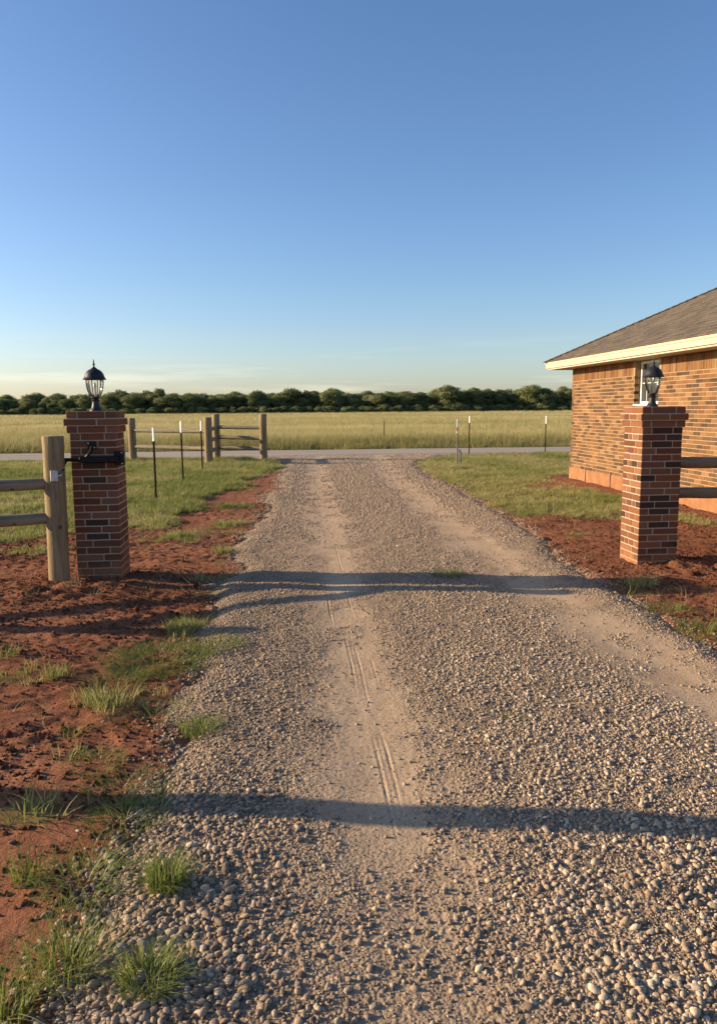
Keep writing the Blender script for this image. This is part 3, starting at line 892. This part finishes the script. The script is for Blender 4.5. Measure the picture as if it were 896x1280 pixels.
# ------------------------------------------------------------------ post lanterns
def lantern(loc, label, rz):
    t = empty('post_lantern', loc, rz)
    b = MB()
    b.lathe([(.056, 0), (.060, .004), (.058, .012), (.046, .022), (.037, .045), (.031, .075), (.030, .090), (.038, .096), (.040, .104), (.028, .112), (.034, .122), (.044, .128), (.044, .134), (.02, .136)], 24)
    o = b.build('base', M['lamp_black'], t, True); autosmooth(o, 50)
    gl = MB()
    gp = [(.036, .138), (.050, .160), (.062, .190), (.070, .225), (.074, .262), (.074, .285), (.072, .296)]
    gl.lathe(gp, 28, caps=False); gl.build('glass', M['glass'], t, True)
    rb = [(r + .004, z) for r, z in gp]
    for k in range(6):
        a = 2 * PI * k / 6 + .26
        rbm = MB(); rbm.tube([(r * math.cos(a), r * math.sin(a), z) for r, z in rb], .0042, 6)
        rbm.build('rib', M['lamp_black'], t, True)
    c = MB(); c.lathe([(.012, .136), (.013, .15), (.011, .152), (.011, .205), (.013, .208)], 14)
    o = c.build('candle_socket', M['candle'], t, True); autosmooth(o)
    bl = MB(); bl.lathe([(.008, .207), (.012, .216), (.015, .232), (.013, .248), (.007, .262), (.002, .270)], 14)
    bl.build('bulb', M['bulb'], t, True)
    rf = MB()
    rf.lathe([(.072, .290), (.104, .293), (.107, .299), (.098, .307), (.091, .322), (.083, .345), (.070, .366), (.052, .382), (.034, .391), (.026, .394), (.027, .399), (.016, .404), (.004, .405)], 12)
    o = rf.build('roof', M['lamp_black'], t, True); autosmooth(o, 28)
    f = MB(); f.lathe([(.012, .404), (.013, .410), (.007, .416), (.006, .424), (.011, .431), (.012, .438), (.007, .444), (.005, .452), (.007, .458), (.004, .470), (.001, .482)], 12)
    f.build('finial', M['lamp_black'], t, True)
    tag(t, label, 'lantern', 'black post lanterns on the gate pillars')
    return t
lantern((PL[0] + .0, PL[1], ZT - .002), 'black lantern with clear ribbed glass against the tree line, on the left pillar', .2)
lantern((PR[0] - .02, PR[1], ZT - .002), 'black lantern with clear ribbed glass in front of the house wall, on the right pillar', .75)

# ------------------------------------------------------------------ gate arm on the left pillar
def gate_arm():
    t = empty('gate_hardware', (-1.99, 7.195, 1.15), R(2.5))
    p = MB(); p.box(.175, -.018, -.055, .262, -.004, .075, .003); p.box(.235, -.01, -.055, .249, .12, .075, .003)
    p.build('corner_plate', M['black_metal'], t)
    a = MB(); a.box(-.13, -.062, -.028, .215, -.018, .03, .006); a.box(.06, -.070, -.022, .20, -.060, .022, .003)
    a.tube([(-.128, -.04, .0), (-.255, -.04, .004)], .017, 10)
    a.build('arm', M['black_metal'], t)
    e = MB(); e.tube([(-.245, -.04, .004), (-.262, -.046, -.012), (-.266, -.09, -.045), (-.264, -.15, -.095)], [.02, .021, .019, .016], 10)
    e.build('elbow', M['black_metal'], t, True)
    s = MB(); s.box(-.062, -.016, .095, .018, -.004, .165, .003)
    s.tube([(-.02, -.02, .115), (-.022, -.045, .085), (-.045, -.05, .05), (-.07, -.042, .026)], [.013, .013, .014, .014], 8)
    s.build('upper_strap', M['black_metal'], t)
    k = MB(); k.box(-.345, -.222, -.178, -.280, -.196, -.080, .004)
    k.build('latch_plate', M['zinc'], t)
    c = MB(); c.tube([(-.262, -.145, -.092), (-.262, -.19, -.125), (-.285, -.215, -.135)], [.014, .013, .010], 8)
    c.build('latch_pin', M['zinc'], t, True)
    for bx, bz in ((-.05, .15), (.005, .11), (.245, .06), (.245, -.04)):
        q = MB(); q.tube([(bx, -.03 if bx > .1 else -.024, bz), (bx, -.004, bz)], .007, 6); q.build('bolt', M['zinc'], t)
    tag(t, 'black metal gate arm bolted to the left pillar with a silver latch plate', 'gate arm')
gate_arm()

# ------------------------------------------------------------------ wooden fences
def post_mb(h, rad, seed, lean=(0, 0), flat_top=True):
    r = random.Random(seed); mb = MB()
    zs = [-.12] + [h * k / 9 for k in range(10)]
    pts = [(lean[0] * z, lean[1] * z, z) for z in zs]
    rads = [rad * (1 + r.uniform(-.02, .02)) for _ in zs]; rads[0] = rads[1]
    pts.append((lean[0] * h, lean[1] * h, h + .008)); rads.append(rad * .94)
    mb.tube(pts, rads, 22, jit=.012, seed=seed)
    return mb
def rail_obj(parent, a, b, rad, seed):
    a = Vector(a); b = Vector(b); L = (b - a).length; r = random.Random(seed)
    mb = MB(); n = 12
    mb.tube([(r.uniform(-.004, .004), r.uniform(-.004, .004), L * k / n) for k in range(n + 1)], [rad * (1 + r.uniform(-.035, .035)) for _ in range(n + 1)], 16, jit=.015, seed=seed)
    o = mb.build('rail', M['rail_wood'], parent, True); autosmooth(o, 50)
    o.location = a; o.rotation_mode = 'QUATERNION'; o.rotation_quaternion = (b - a).to_track_quat('Z', 'Y')
    return o
def wpost(parent, x, y, h, rad, seed, lean=(0, 0)):
    o = post_mb(h, rad, seed, lean).build('post', M['post_wood'], parent, True); autosmooth(o, 50)
    o.location = (x, y, 0); return o

t = empty('wooden_fence', (-2.335, 7.07, 0))
wpost(t, 0, 0, 1.365, .092, 1, (.012, 0))
fd = Vector((-1, -.37, 0))
for z, s in ((.945, 11), (.633, 12)):
    rail_obj(t, Vector((-.075, -.02, z)), Vector((-.075, -.02, z)) + fd * 2.45, .054, s)
wpost(t, -2.55, -.94, 1.36, .092, 2)
tag(t, 'round wooden post with two log rails at the left picture edge beside the pillar', 'wooden fence')

t = empty('wooden_fence', (3.62, 7.62, 0))
for z, s in ((1.02, 13), (.71, 14)):
    rail_obj(t, (-.02, 0, z), (2.75, .05, z - .01), .057, s)
wpost(t, 2.85, .06, 1.36, .092, 3)
tag(t, 'two dark log rails in shade running right from the right brick pillar', 'wooden fence')

t = empty('wooden_fence', (-2.99, 22.5, 0))
F1 = (-5.56 + 2.99, 1.80); F2 = (0, 0); F3 = (-.02, 2.1); F4 = (1.49, 1.45)
for k, (p, h) in enumerate(((F1, 1.34), (F2, 1.36), (F3, 1.44), (F4, 1.43))):
    wpost(t, p[0], p[1], h, .115, 20 + k)
for z in (.97, .47): rail_obj(t, (F1[0] + .06, F1[1] - .03, z), (F2[0] - .06, F2[1] + .05, z), .062, int(z * 100))
for z in (1.02, .70, .38):
    rail_obj(t, (F2[0] + .02, F2[1] + .09, z - .01), (F3[0] - .0, F3[1] - .08, z), .06, int(z * 90))
    rail_obj(t, (F3[0] + .08, F3[1] - .05, z + .02), (F4[0] - .08, F4[1] + .02, z), .058, int(z * 80))
tag(t, 'wooden corner fence of four posts and log rails across the lawn by the road', 'wooden fence')

t = empty('gate_post', (-3.5, 3.47, 0))
wpost(t, 0, 0, 1.75, .085, 33)
tag(t, 'round wooden post left of the picture, casting the long shadow over the gravel', 'wooden post')

# ------------------------------------------------------------------ steel T posts
def tpost(x, y, h, label, rz=0.0, tip=.2, lean=(0, 0), tipcol='post_paint', group='steel fence posts along the lawn and the road'):
    t = empty('steel_post', (x, y, float(ground_h(x, y))), rz)
    t.rotation_euler = (lean[0], lean[1], rz)
    def sec(z0, z1, g=0.0):
        mb = MB()
        mb.box(-.016 - g, -.003 - g, z0, .016 + g, .003 + g, z1)
        mb.box(-.003 - g, .003 + g, z0, .003 + g, .028 + g, z1)
        return mb
    b = sec(-.2, h - tip)
    z = .1
    while z < h - tip - .03:
        b.box(-.009, -.010, z, .009, -.0031, z + .018); z += .075
    b.build('shaft', M['post_steel'], t)
    sec(h - tip, h, .0008).build('painted_tip', M[tipcol], t)
    tag(t, label, 'steel post', group)
    return t
tpost(-2.798, 13.814, 1.28, 'dark thin steel post with a white tip on the lawn, nearest the left pillar', -0.81, .235)
tpost(-2.858, 17.12, 1.35, 'dark thin steel post with a white tip, middle of the lawn row of three', -0.73, .25, (0, R(-.6)))
tpost(-2.828, 19.92, 1.31, 'dark thin steel post with a white tip, nearest the wooden corner fence', -0.93, .25)
tpost(3.064, 32.76, 1.17, 'thin brownish steel post standing alone in the tall grass across the road', -0.77, .12, (0, 0), 'weathered')
tpost(5.161, 25.13, 1.31, 'thin steel post with a white tip at the road edge, behind the marker post', -0.85, .22)
tpost(7.829, 25.51, 1.29, 'thin steel post with a white tip at the road edge nearest the house corner', -0.73, .26)

t = empty('marker_post', (3.931, 20.73, 0))
b = MB(); b.box(-.017, -.016, -.1, .017, .016, 1.06, .003); b.build('stake', M['weathered'], t)
b = MB(); b.box(-.019, -.018, 1.061, .019, .018, 1.29, .003); b.build('painted_top', M['post_paint'], t)
b = MB(); b.box(-.022, -.021, .90, .022, .021, .955, .003); b.build('band', M['post_paint'], t)
b = MB(); b.tube([(.085, 0, 0), (.085, 0, .36), (.075, 0, .42), (.04, 0, .445), (.022, 0, .44)], [.035, .035, .034, .03, .025], 12); b.build('conduit', M['pale_pipe'], t, True)
b = MB(); b.box(-.09, -.11, -.05, .13, .10, .05, .012); b.build('footing', M['pale_pipe'], t)
tag(t, 'pale weathered marker post with a curved pipe at its foot on the right lawn', 'marker post')

# ------------------------------------------------------------------ the brick house
def house():
    dx, dy = .0392, -.9992
    # local frame: +x points away from the driveway (into the house), +y runs back to the far end, origin = far corner of the sunlit wall
    rz = math.atan2(.0392, .9992)   # yaw that turns +y onto (-.0392, .9992)
    t = empty('brick_house', (5.80, 17.03, 0), rz)
    r = random.Random(77)
    Wd, Ln = 10.0, 12.6
    z0, z1 = .245, 2.145; zs = 2.415
    n = 28; ch = (z1 - z0) / n; bl = .203; g = .010
    wy0, wy1, wz0 = -3.98, -3.06, 1.60
    bt = .09
    def wall_bricks(mb, L, put, hole=None):
        for k in range(n):
            a = -bl * .5 * (k % 2); za = z0 + k * ch + g / 2; zb = z0 + (k + 1) * ch - g / 2
            while a < L:
                b0, b1 = max(a, 0) + g / 2, min(a + bl, L) - g / 2
                a += bl
                if b1 - b0 < .02: continue
                segs = [(b0, b1)]
                if hole and zb > hole[2]:
                    h0, h1 = hole[0], hole[1]
                    segs = []
                    if b0 < h0: segs.append((b0, min(b1, h0)))
                    if b1 > h1: segs.append((max(b0, h1), b1))
                for s0, s1 in segs:
                    if s1 - s0 < .015: continue
                    c = shade(r.choice(HD) if r.random() < .29 else r.choice(HB), r, .16)
                    put(mb, s0, s1, za, zb, r.uniform(-.0015, .0015), c)
        sw = .0685; a = 0
        while a < L - .02:
            b0, b1 = a + g / 2, min(a + sw, L) - g / 2; a += sw
            if hole and b1 > hole[0] and b0 < hole[1]: continue
            put(mb, b0, b1, z1 + g / 2, zs - .004, r.uniform(-.002, .002), shade(r.choice(HB), r, .16))
    # sunlit wall (local x = 0, running along -y)
    w = MB(); MC = (.40, .31, .20)
    wall_bricks(w, Ln, lambda mb, a, b, za, zb, j, c: mb.box(j, -b, za, bt, -a, zb, .0025, c), (-wy1, -wy0, wz0))
    q = .0045
    w.box(q, -Ln, z0, bt + .1, wy0, zs, 0, MC); w.box(q, wy1, z0, bt + .1, -bt, zs, 0, MC); w.box(q, wy0, z0, bt + .1, wy1, wz0, 0, MC)
    for yy, s in ((wy0, 1), (wy1, -1)):      # brick reveals
        for k in range(n + 4):
            za = z0 + k * ch
            if za < wz0 - .03 or za + ch > zs: continue
            w.box(.0955, yy - .002 if s > 0 else yy - .006, za + g / 2, .185, yy + .006 if s > 0 else yy + .002, za + ch - g / 2, 0, shade(r.choice(HB), r, .1))
    w.build('wall', M['house_brick'], t)
    w = MB()
    wall_bricks(w, Wd, lambda mb, a, b, za, zb, j, c: mb.box(a + bt + .012, -bt, za, b + bt + .012, j, zb, .0025, c))
    w.box(bt + .1, -bt - .1, z0, Wd, -q, zs, 0, MC)
    w.build('wall', M['house_brick'], t)
    w = MB()
    wall_bricks(w, Wd, lambda mb, a, b, za, zb, j, c: mb.box(a + bt + .012, -Ln + j, za, b + bt + .012, -Ln + bt, zb, .0025, c))
    w.box(bt + .1, -Ln + q, z0, Wd, -Ln + bt + .1, zs, 0, MC)
    w.build('wall', M['house_brick'], t)
    w = MB()
    wall_bricks(w, Ln - .2, lambda mb, a, b, za, zb, j, c: mb.box(Wd + .1 - bt, -b - .1, za, Wd + .1 + j, -a - .1, zb, .0025, c))
    w.box(Wd - .05, -Ln + .1, z0, Wd + .1 - q, -.1, zs, 0, MC)
    w.build('wall', M['house_brick'], t)
    # slab
    f = MB(); f.box(-.012, -Ln - .012, -.3, Wd + .112, .012, z0 - .001, .006); f.build('foundation', M['foundation'], t)
    for yy in (-.95, -2.2):
        p = MB(); p.tube([(-.024, yy, -.1), (-.024, yy, .30)], .011, 8); p.build('drain_pipe', M['weathered'], t)
    # window
    fr = MB(); fx0, fx1 = .112, .165
    fw = .048
    fr.box(fx0, wy0 + .008, wz0 + .03, fx1, wy0 + .008 + fw, zs - .012, .003); fr.box(fx0, wy1 - .008 - fw, wz0 + .03, fx1, wy1 - .008, zs - .012, .003)
    fr.box(fx0, wy0 + .009 + fw, wz0 + .03, fx1, wy1 - .009 - fw, wz0 + .03 + fw, .003); fr.box(fx0, wy0 + .009 + fw, zs - .012 - fw, fx1, wy1 - .009 - fw, zs - .012, .003)
    win = fr.build('window', M['window_white'], t)
    pn = MB(); pn.box(.137, wy0 + .05, wz0 + .07, .143, wy1 - .05, zs - .05); pn.build('pane', M['pane'], win)
    mu = MB(); ym = (wy0 + wy1) / 2
    mu.box(.126, ym - .016, wz0 + .079, .150, ym + .016, zs - .061, .002)
    for yy in ((wy0 + ym) / 2, (wy1 + ym) / 2): mu.box(.131, yy - .006, wz0 + .079, .1365, yy + .006, zs - .061)
    zm = (wz0 + zs) / 2
    mu.box(.1305, wy0 + .058, zm - .006, .1362, ym - .017, zm + .006); mu.box(.1305, ym + .017, zm - .006, .1362, wy1 - .058, zm + .006)
    mu.build('sash_bar', M['window_white'], win)
    sl = MB(); sl.box(-.018, wy0 + .004, wz0 + .002, .17, wy1 - .004, wz0 + .028, .003); sl.build('sill', M['window_white'], win)
    # eaves
    ov = .455; ez0, ez1 = 2.452, 2.585
    X0, X1, Y0, Y1 = -ov, Wd + .1 + ov, -Ln - ov, ov
    s = MB(); s.box(X0 + .03, Y0 + .03, zs + .004, X1 - .03, Y1 - .03, ez0 + .02); s.build('soffit', M['soffit'], t)
    fa = MB(); th = .025
    fa.box(X0, Y0, ez0 - .004, X0 + th, Y1, ez1, .003); fa.box(X1 - th, Y0, ez0 - .012, X1, Y1, ez1, .003)
    fa.box(X0 + th + .001, Y1 - th, ez0 - .012, X1 - th - .001, Y1, ez1, .003); fa.box(X0 + th + .001, Y0, ez0 - .012, X1 - th - .001, Y0 + th, ez1, .003)
    fa.box(X0 - .012, Y0 - .012, ez1 - .045, X0 - .001, Y1 + .012, ez1 - .001, .002)
    fa.box(X0 - .001, Y1 + .001, ez1 - .045, X1 + .012, Y1 + .012, ez1 - .001, .002)
    fa.build('fascia', M['trim_paint'], t)
    # hip roof in stepped shingle courses
    rf = MB(); pitch = .5; e = .03
    ax0, ax1, ay0, ay1 = X0 - e, X1 + e, Y0 - e, Y1 + e
    half = (ax1 - ax0) / 2
    step = .125; m = int(half / step)
    def cc(): return shade(r.choice([(.100, .080, .058), (.112, .090, .065), (.088, .071, .052), (.122, .098, .070)]), r, .06)
    for k in range(m):
        i0 = k * step; i1 = min((k + 1) * step + .02, half)
        za = ez1 + .004 + i0 * pitch + .012; zb = ez1 + .004 + i1 * pitch + .001
        for side in range(4):
            A0 = {0: (ax0 + i0, ay1 - i0), 1: (ax1 - i0, ay1 - i0), 2: (ax1 - i0, ay0 + i0), 3: (ax0 + i0, ay0 + i0)}
            A1 = {0: (ax0 + i1, ay1 - i1), 1: (ax1 - i1, ay1 - i1), 2: (ax1 - i1, ay0 + i1), 3: (ax0 + i1, ay0 + i1)}
            p0, p1 = A0[side], A0[(side + 1) % 4]; q0, q1 = A1[side], A1[(side + 1) % 4]
            L = math.hypot(p1[0] - p0[0], p1[1] - p0[1]); nn = max(1, int(L / .33)); 
            u = 0.0; first = True
            cuts = [0.0]; u = r.uniform(.1, .33)
            while u < L - .05: cuts.append(u / L); u += r.choice((.16, .24, .33))
            cuts.append(1.0)
            for i in range(len(cuts) - 1):
                u0, u1 = cuts[i], cuts[i + 1]
                dz = r.choice((0, 0, .004))
                def lp(a, b, w): return (a[0] + (b[0] - a[0]) * w, a[1] + (b[1] - a[1]) * w)
                a, b, c2, d2 = lp(p0, p1, u0), lp(p0, p1, u1), lp(q0, q1, u1), lp(q0, q1, u0)
                rf.add([(*a, za + dz), (*b, za + dz), (*c2, zb + dz * .3), (*d2, zb + dz * .3), (*a, za - .014), (*b, za - .014)],
                       [(0, 1, 2, 3), (4, 5, 1, 0)], cc())
    rf.add([(ax0, ay0, ez1 + .001), (ax1, ay0, ez1 + .001), (ax1, ay1, ez1 + .001), (ax0, ay1, ez1 + .001)], [(0, 1, 2, 3)], (.2, .16, .12))
    ro = rf.build('roof', M['shingle'], t, False, fix=False)
    # hip and ridge caps
    hc = MB(); zr = ez1 + half * pitch
    ridge_a = (ax0 + half, ay1 - half, zr + .02); ridge_b = (ax0 + half, ay0 + half, zr + .02)
    def capline(p, q):
        p = Vector(p); q = Vector(q); L = (q - p).length; d = (q - p) / L; nseg = int(L / .14)
        sd = d.cross(Vector((0, 0, 1))).normalized()
        for i in range(nseg):
            a = p + d * (L * i / nseg); b = p + d * (L * (i + 1.3) / nseg)
            up = Vector((0, 0, .014)); lo = Vector((0, 0, .002)); dr = Vector((0, 0, -.045))
            hc.add([a - sd * .13 + up + dr, a + up, a + sd * .13 + up + dr, b - sd * .13 + lo + dr, b + lo, b + sd * .13 + lo + dr], [(0, 1, 4, 3), (1, 2, 5, 4)], cc())
    for c0, rr in (((ax0, ay1, ez1 + .02), ridge_a), ((ax1, ay1, ez1 + .02), ridge_a), ((ax0, ay0, ez1 + .02), ridge_b), ((ax1, ay0, ez1 + .02), ridge_b)): capline(c0, rr)
    capline(ridge_a, ridge_b)
    hc.build('hip_cap', M['shingle'], ro, False, fix=False)
    tag(t, 'single storey brick house with brown shingled hip roof and cream fascia', 'house')
house()

# ------------------------------------------------------------------ far trees
m_tree = mat_leaf('tree_leaf', (.11, .138, .052), (.19, .22, .085), (.30, .31, .13), .42, .6)
def tree_meshes(seed):
    r = np.random.default_rng(seed)
    hgt = 1.0
    nl = int(r.integers(17, 25)); C = []
    for i in range(nl):
        a = r.uniform(0, 2 * PI); q = r.uniform(.05, .42) * (1.1 - .5 * r.random()); zz = r.uniform(.22, .86) - .35 * q
        rad = r.uniform(.09, .21) * (1 - .3 * abs(zz - .5))
        C.append((q * math.cos(a), q * math.sin(a), zz, rad))
    C.append((0, 0, .8 + r.uniform(-.05, .05), .17))
    for a in r.uniform(0, 2 * PI, 6): C.append((.34 * math.cos(a), .34 * math.sin(a), r.uniform(.10, .22), .16))
    V = []; F = []; SH = []
    for cx, cy, cz, rad in C:
        n = int(5200 * rad * rad / .04 * .62); sh0 = r.random()
        d = r.normal(size=(n, 3)); d /= np.linalg.norm(d, axis=1)[:, None]
        rr = rad * (r.uniform(.5, 1.28, n)) * (1 + .22 * np.sin(d[:, 0] * 5 + seed) * np.sin(d[:, 2] * 6 + cx * 9))
        p = d * rr[:, None] * (1.15, 1.15, .85) + (cx, cy, cz)
        nrm = d + r.normal(0, .55, (n, 3)); nrm /= np.linalg.norm(nrm, axis=1)[:, None]
        for i in range(n):
            if p[i, 2] < .01: continue
            nv = Vector(nrm[i]); u = nv.orthogonal().normalized(); w = nv.cross(u)
            ang = r.uniform(0, PI); u, w = u * math.cos(ang) + w * math.sin(ang), w * math.cos(ang) - u * math.sin(ang)
            s = r.uniform(.011, .027); P0 = Vector(p[i]); k = len(V)
            V += [P0 - u * s, P0 - w * s * .6, P0 + u * s, P0 + w * s * .6]; F.append((k, k + 1, k + 2, k + 3)); SH.append(.6 * sh0 + .4 * r.random())
    me = bpy.data.meshes.new('crown'); me.from_pydata([tuple(v) for v in V], [], F)
    a = me.attributes.new('shade', 'FLOAT', 'FACE'); a.data.foreach_set('value', np.array(SH, np.float32))
    me.materials.append(m_tree); me.update()
    tk = MB(); tk.tube([(0, 0, -.03), (.005, 0, .1), (0, .006, .3), (.004, 0, .5)], [.028, .022, .016, .008], 8)
    for q in range(4):
        a = q * 1.7 + seed; tk.tube([(0, 0, .2 + .05 * q), (.1 * math.cos(a), .1 * math.sin(a), .36 + .04 * q), (.2 * math.cos(a), .2 * math.sin(a), .45 + .05 * q)], [.012, .008, .004], 6)
    return me, tk.mesh('trunk', M['bark'], True)
TV = [tree_meshes(1000 + i) for i in range(7)]
def trees():
    first = None
    xs = np.arange(-118, 150, 3.75)
    rr = random.Random(5)
    for i, x in enumerate(xs):
        x = x + rr.uniform(-1.4, 1.4); y = 226 + rr.uniform(-3, 5)
        me, tk = TV[rr.randrange(7)]
        t = empty('broadleaf_tree', (x, y, float(ground_h(x, y)) - .05), rr.uniform(0, 6.28))
        hh = 5.2 + 3.0 * float(vn(x * .045, 0, 5)) ** 1.2 + rr.uniform(-1.1, 1.0); wd = hh * rr.uniform(.85, 1.6)
        t.scale = (wd, wd, hh)
        c = bpy.data.objects.new('crown', me); COL.objects.link(c); c.parent = t
        k = bpy.data.objects.new('trunk', tk); COL.objects.link(k); k.parent = t
        tag(t, 'dark green broadleaf tree in the far tree line beyond the field', 'tree', 'trees in the far tree line')
    n = 420
    wp = protos('wood_tree', [m for m, _ in TV])
    x = rng.uniform(-170, 210, n); y = rng.uniform(233, 285, n)
    s = rng.uniform(4.6, 7.2, n)
    P = np.stack([x, y, ground_h(x, y) - .1], -1)
    scatter('woodland', wp, P, np.stack([0 * x, 0 * x, rng.uniform(0, 6.28, n)], -1), np.stack([s * 1.25, s * 1.25, s], -1), rng.integers(0, 7, n), rng.random(n))
    n = 700
    x = rng.uniform(-130, 165, n); y = rng.uniform(219, 226, n); s = rng.uniform(1.2, 2.6, n)
    P = np.stack([x, y, ground_h(x, y) - .1], -1)
    scatter('undergrowth', wp, P, np.stack([0 * x, 0 * x, rng.uniform(0, 6.28, n)], -1), np.stack([s * 1.5, s * 1.5, s], -1), rng.integers(0, 7, n), rng.random(n))
trees()

# ------------------------------------------------------------------ sun, sky, camera
EL, AZ = R(16.5), R(10.0)                # sun low on the left, 10 degrees ahead of the cross direction
sd = Vector((-math.cos(EL) * math.cos(AZ), math.cos(EL) * math.sin(AZ), math.sin(EL)))   # towards the sun
su = bpy.data.lights.new('sun', 'SUN'); su.energy = 5.0; su.angle = R(.53); su.color = (1, .78, .51)
so = bpy.data.objects.new('sun', su); COL.objects.link(so)
so.rotation_euler = (-sd).to_track_quat('-Z', 'Y').to_euler(); so.location = (-20, 10, 20)

w = bpy.data.worlds.new('World'); S.world = w; w.use_nodes = True
nt = w.node_tree; bg = nt.nodes['Background']
sky = nt.nodes.new('ShaderNodeTexSky'); sky.sky_type = 'NISHITA'; sky.sun_disc = False
sky.sun_elevation = EL; sky.sun_rotation = math.atan2(sd.x, sd.y)
sky.altitude = 300; sky.air_density = 1.0; sky.dust_density = 1.1; sky.ozone_density = 3.2
# faint streaks of high cloud low over the horizon
tc = nt.nodes.new('ShaderNodeTexCoord'); mpn = nt.nodes.new('ShaderNodeMapping'); mpn.inputs['Scale'].default_value = (1.6, 1.6, 26)
nt.links.new(tc.outputs['Generated'], mpn.inputs[0])
nz = N(nt, 'ShaderNodeTexNoise', Scale=2.2, Detail=5, Roughness=.55); nt.links.new(mpn.outputs[0], nz.inputs['Vector'])
sz = nt.nodes.new('ShaderNodeSeparateXYZ'); nt.links.new(tc.outputs['Generated'], sz.inputs[0])
band = ramp(nt, sz.outputs[2], [(.0, (.3,) * 3), (.03, (1, 1, 1)), (.09, (0, 0, 0))])
cf = mth(nt, 'MULTIPLY', ramp(nt, nz.outputs['Fac'], [(.52, (0, 0, 0)), (.72, (.22,) * 3)]), band)
hs = N(nt, 'ShaderNodeHueSaturation', Saturation=1.10); nt.links.new(mixc(nt, 1.0, sky.outputs[0], (1.02, .955, .985), 'MULTIPLY'), hs.inputs['Color'])
out = mixc(nt, cf, hs.outputs[0], (9.5, 8.4, 7.0))
nt.links.new(out, bg.inputs['Color']); bg.inputs['Strength'].default_value = .106

cam = bpy.data.cameras.new('camera'); co = bpy.data.objects.new('camera', cam); COL.objects.link(co)
cam.sensor_fit = 'AUTO'; cam.sensor_width = 36; cam.lens = 27.0; cam.clip_end = 5000; cam.clip_start = .05
yaw, pit, rol = R(3.4), math.atan(130 / 960), R(.45)
co.location = (0, 0, 1.6)
co.rotation_euler = (Matrix.Rotation(-yaw, 3, 'Z') @ Matrix.Rotation(PI / 2 - pit, 3, 'X') @ Matrix.Rotation(-rol, 3, 'Z')).to_euler()
S.camera = co
v = S.view_settings; v.view_transform = 'Standard'; v.look = 'None'; v.exposure = .9; v.gamma = 1; v.use_curve_mapping = False
S.cycles.max_bounces = 6; S.cycles.transparent_max_bounces = 12
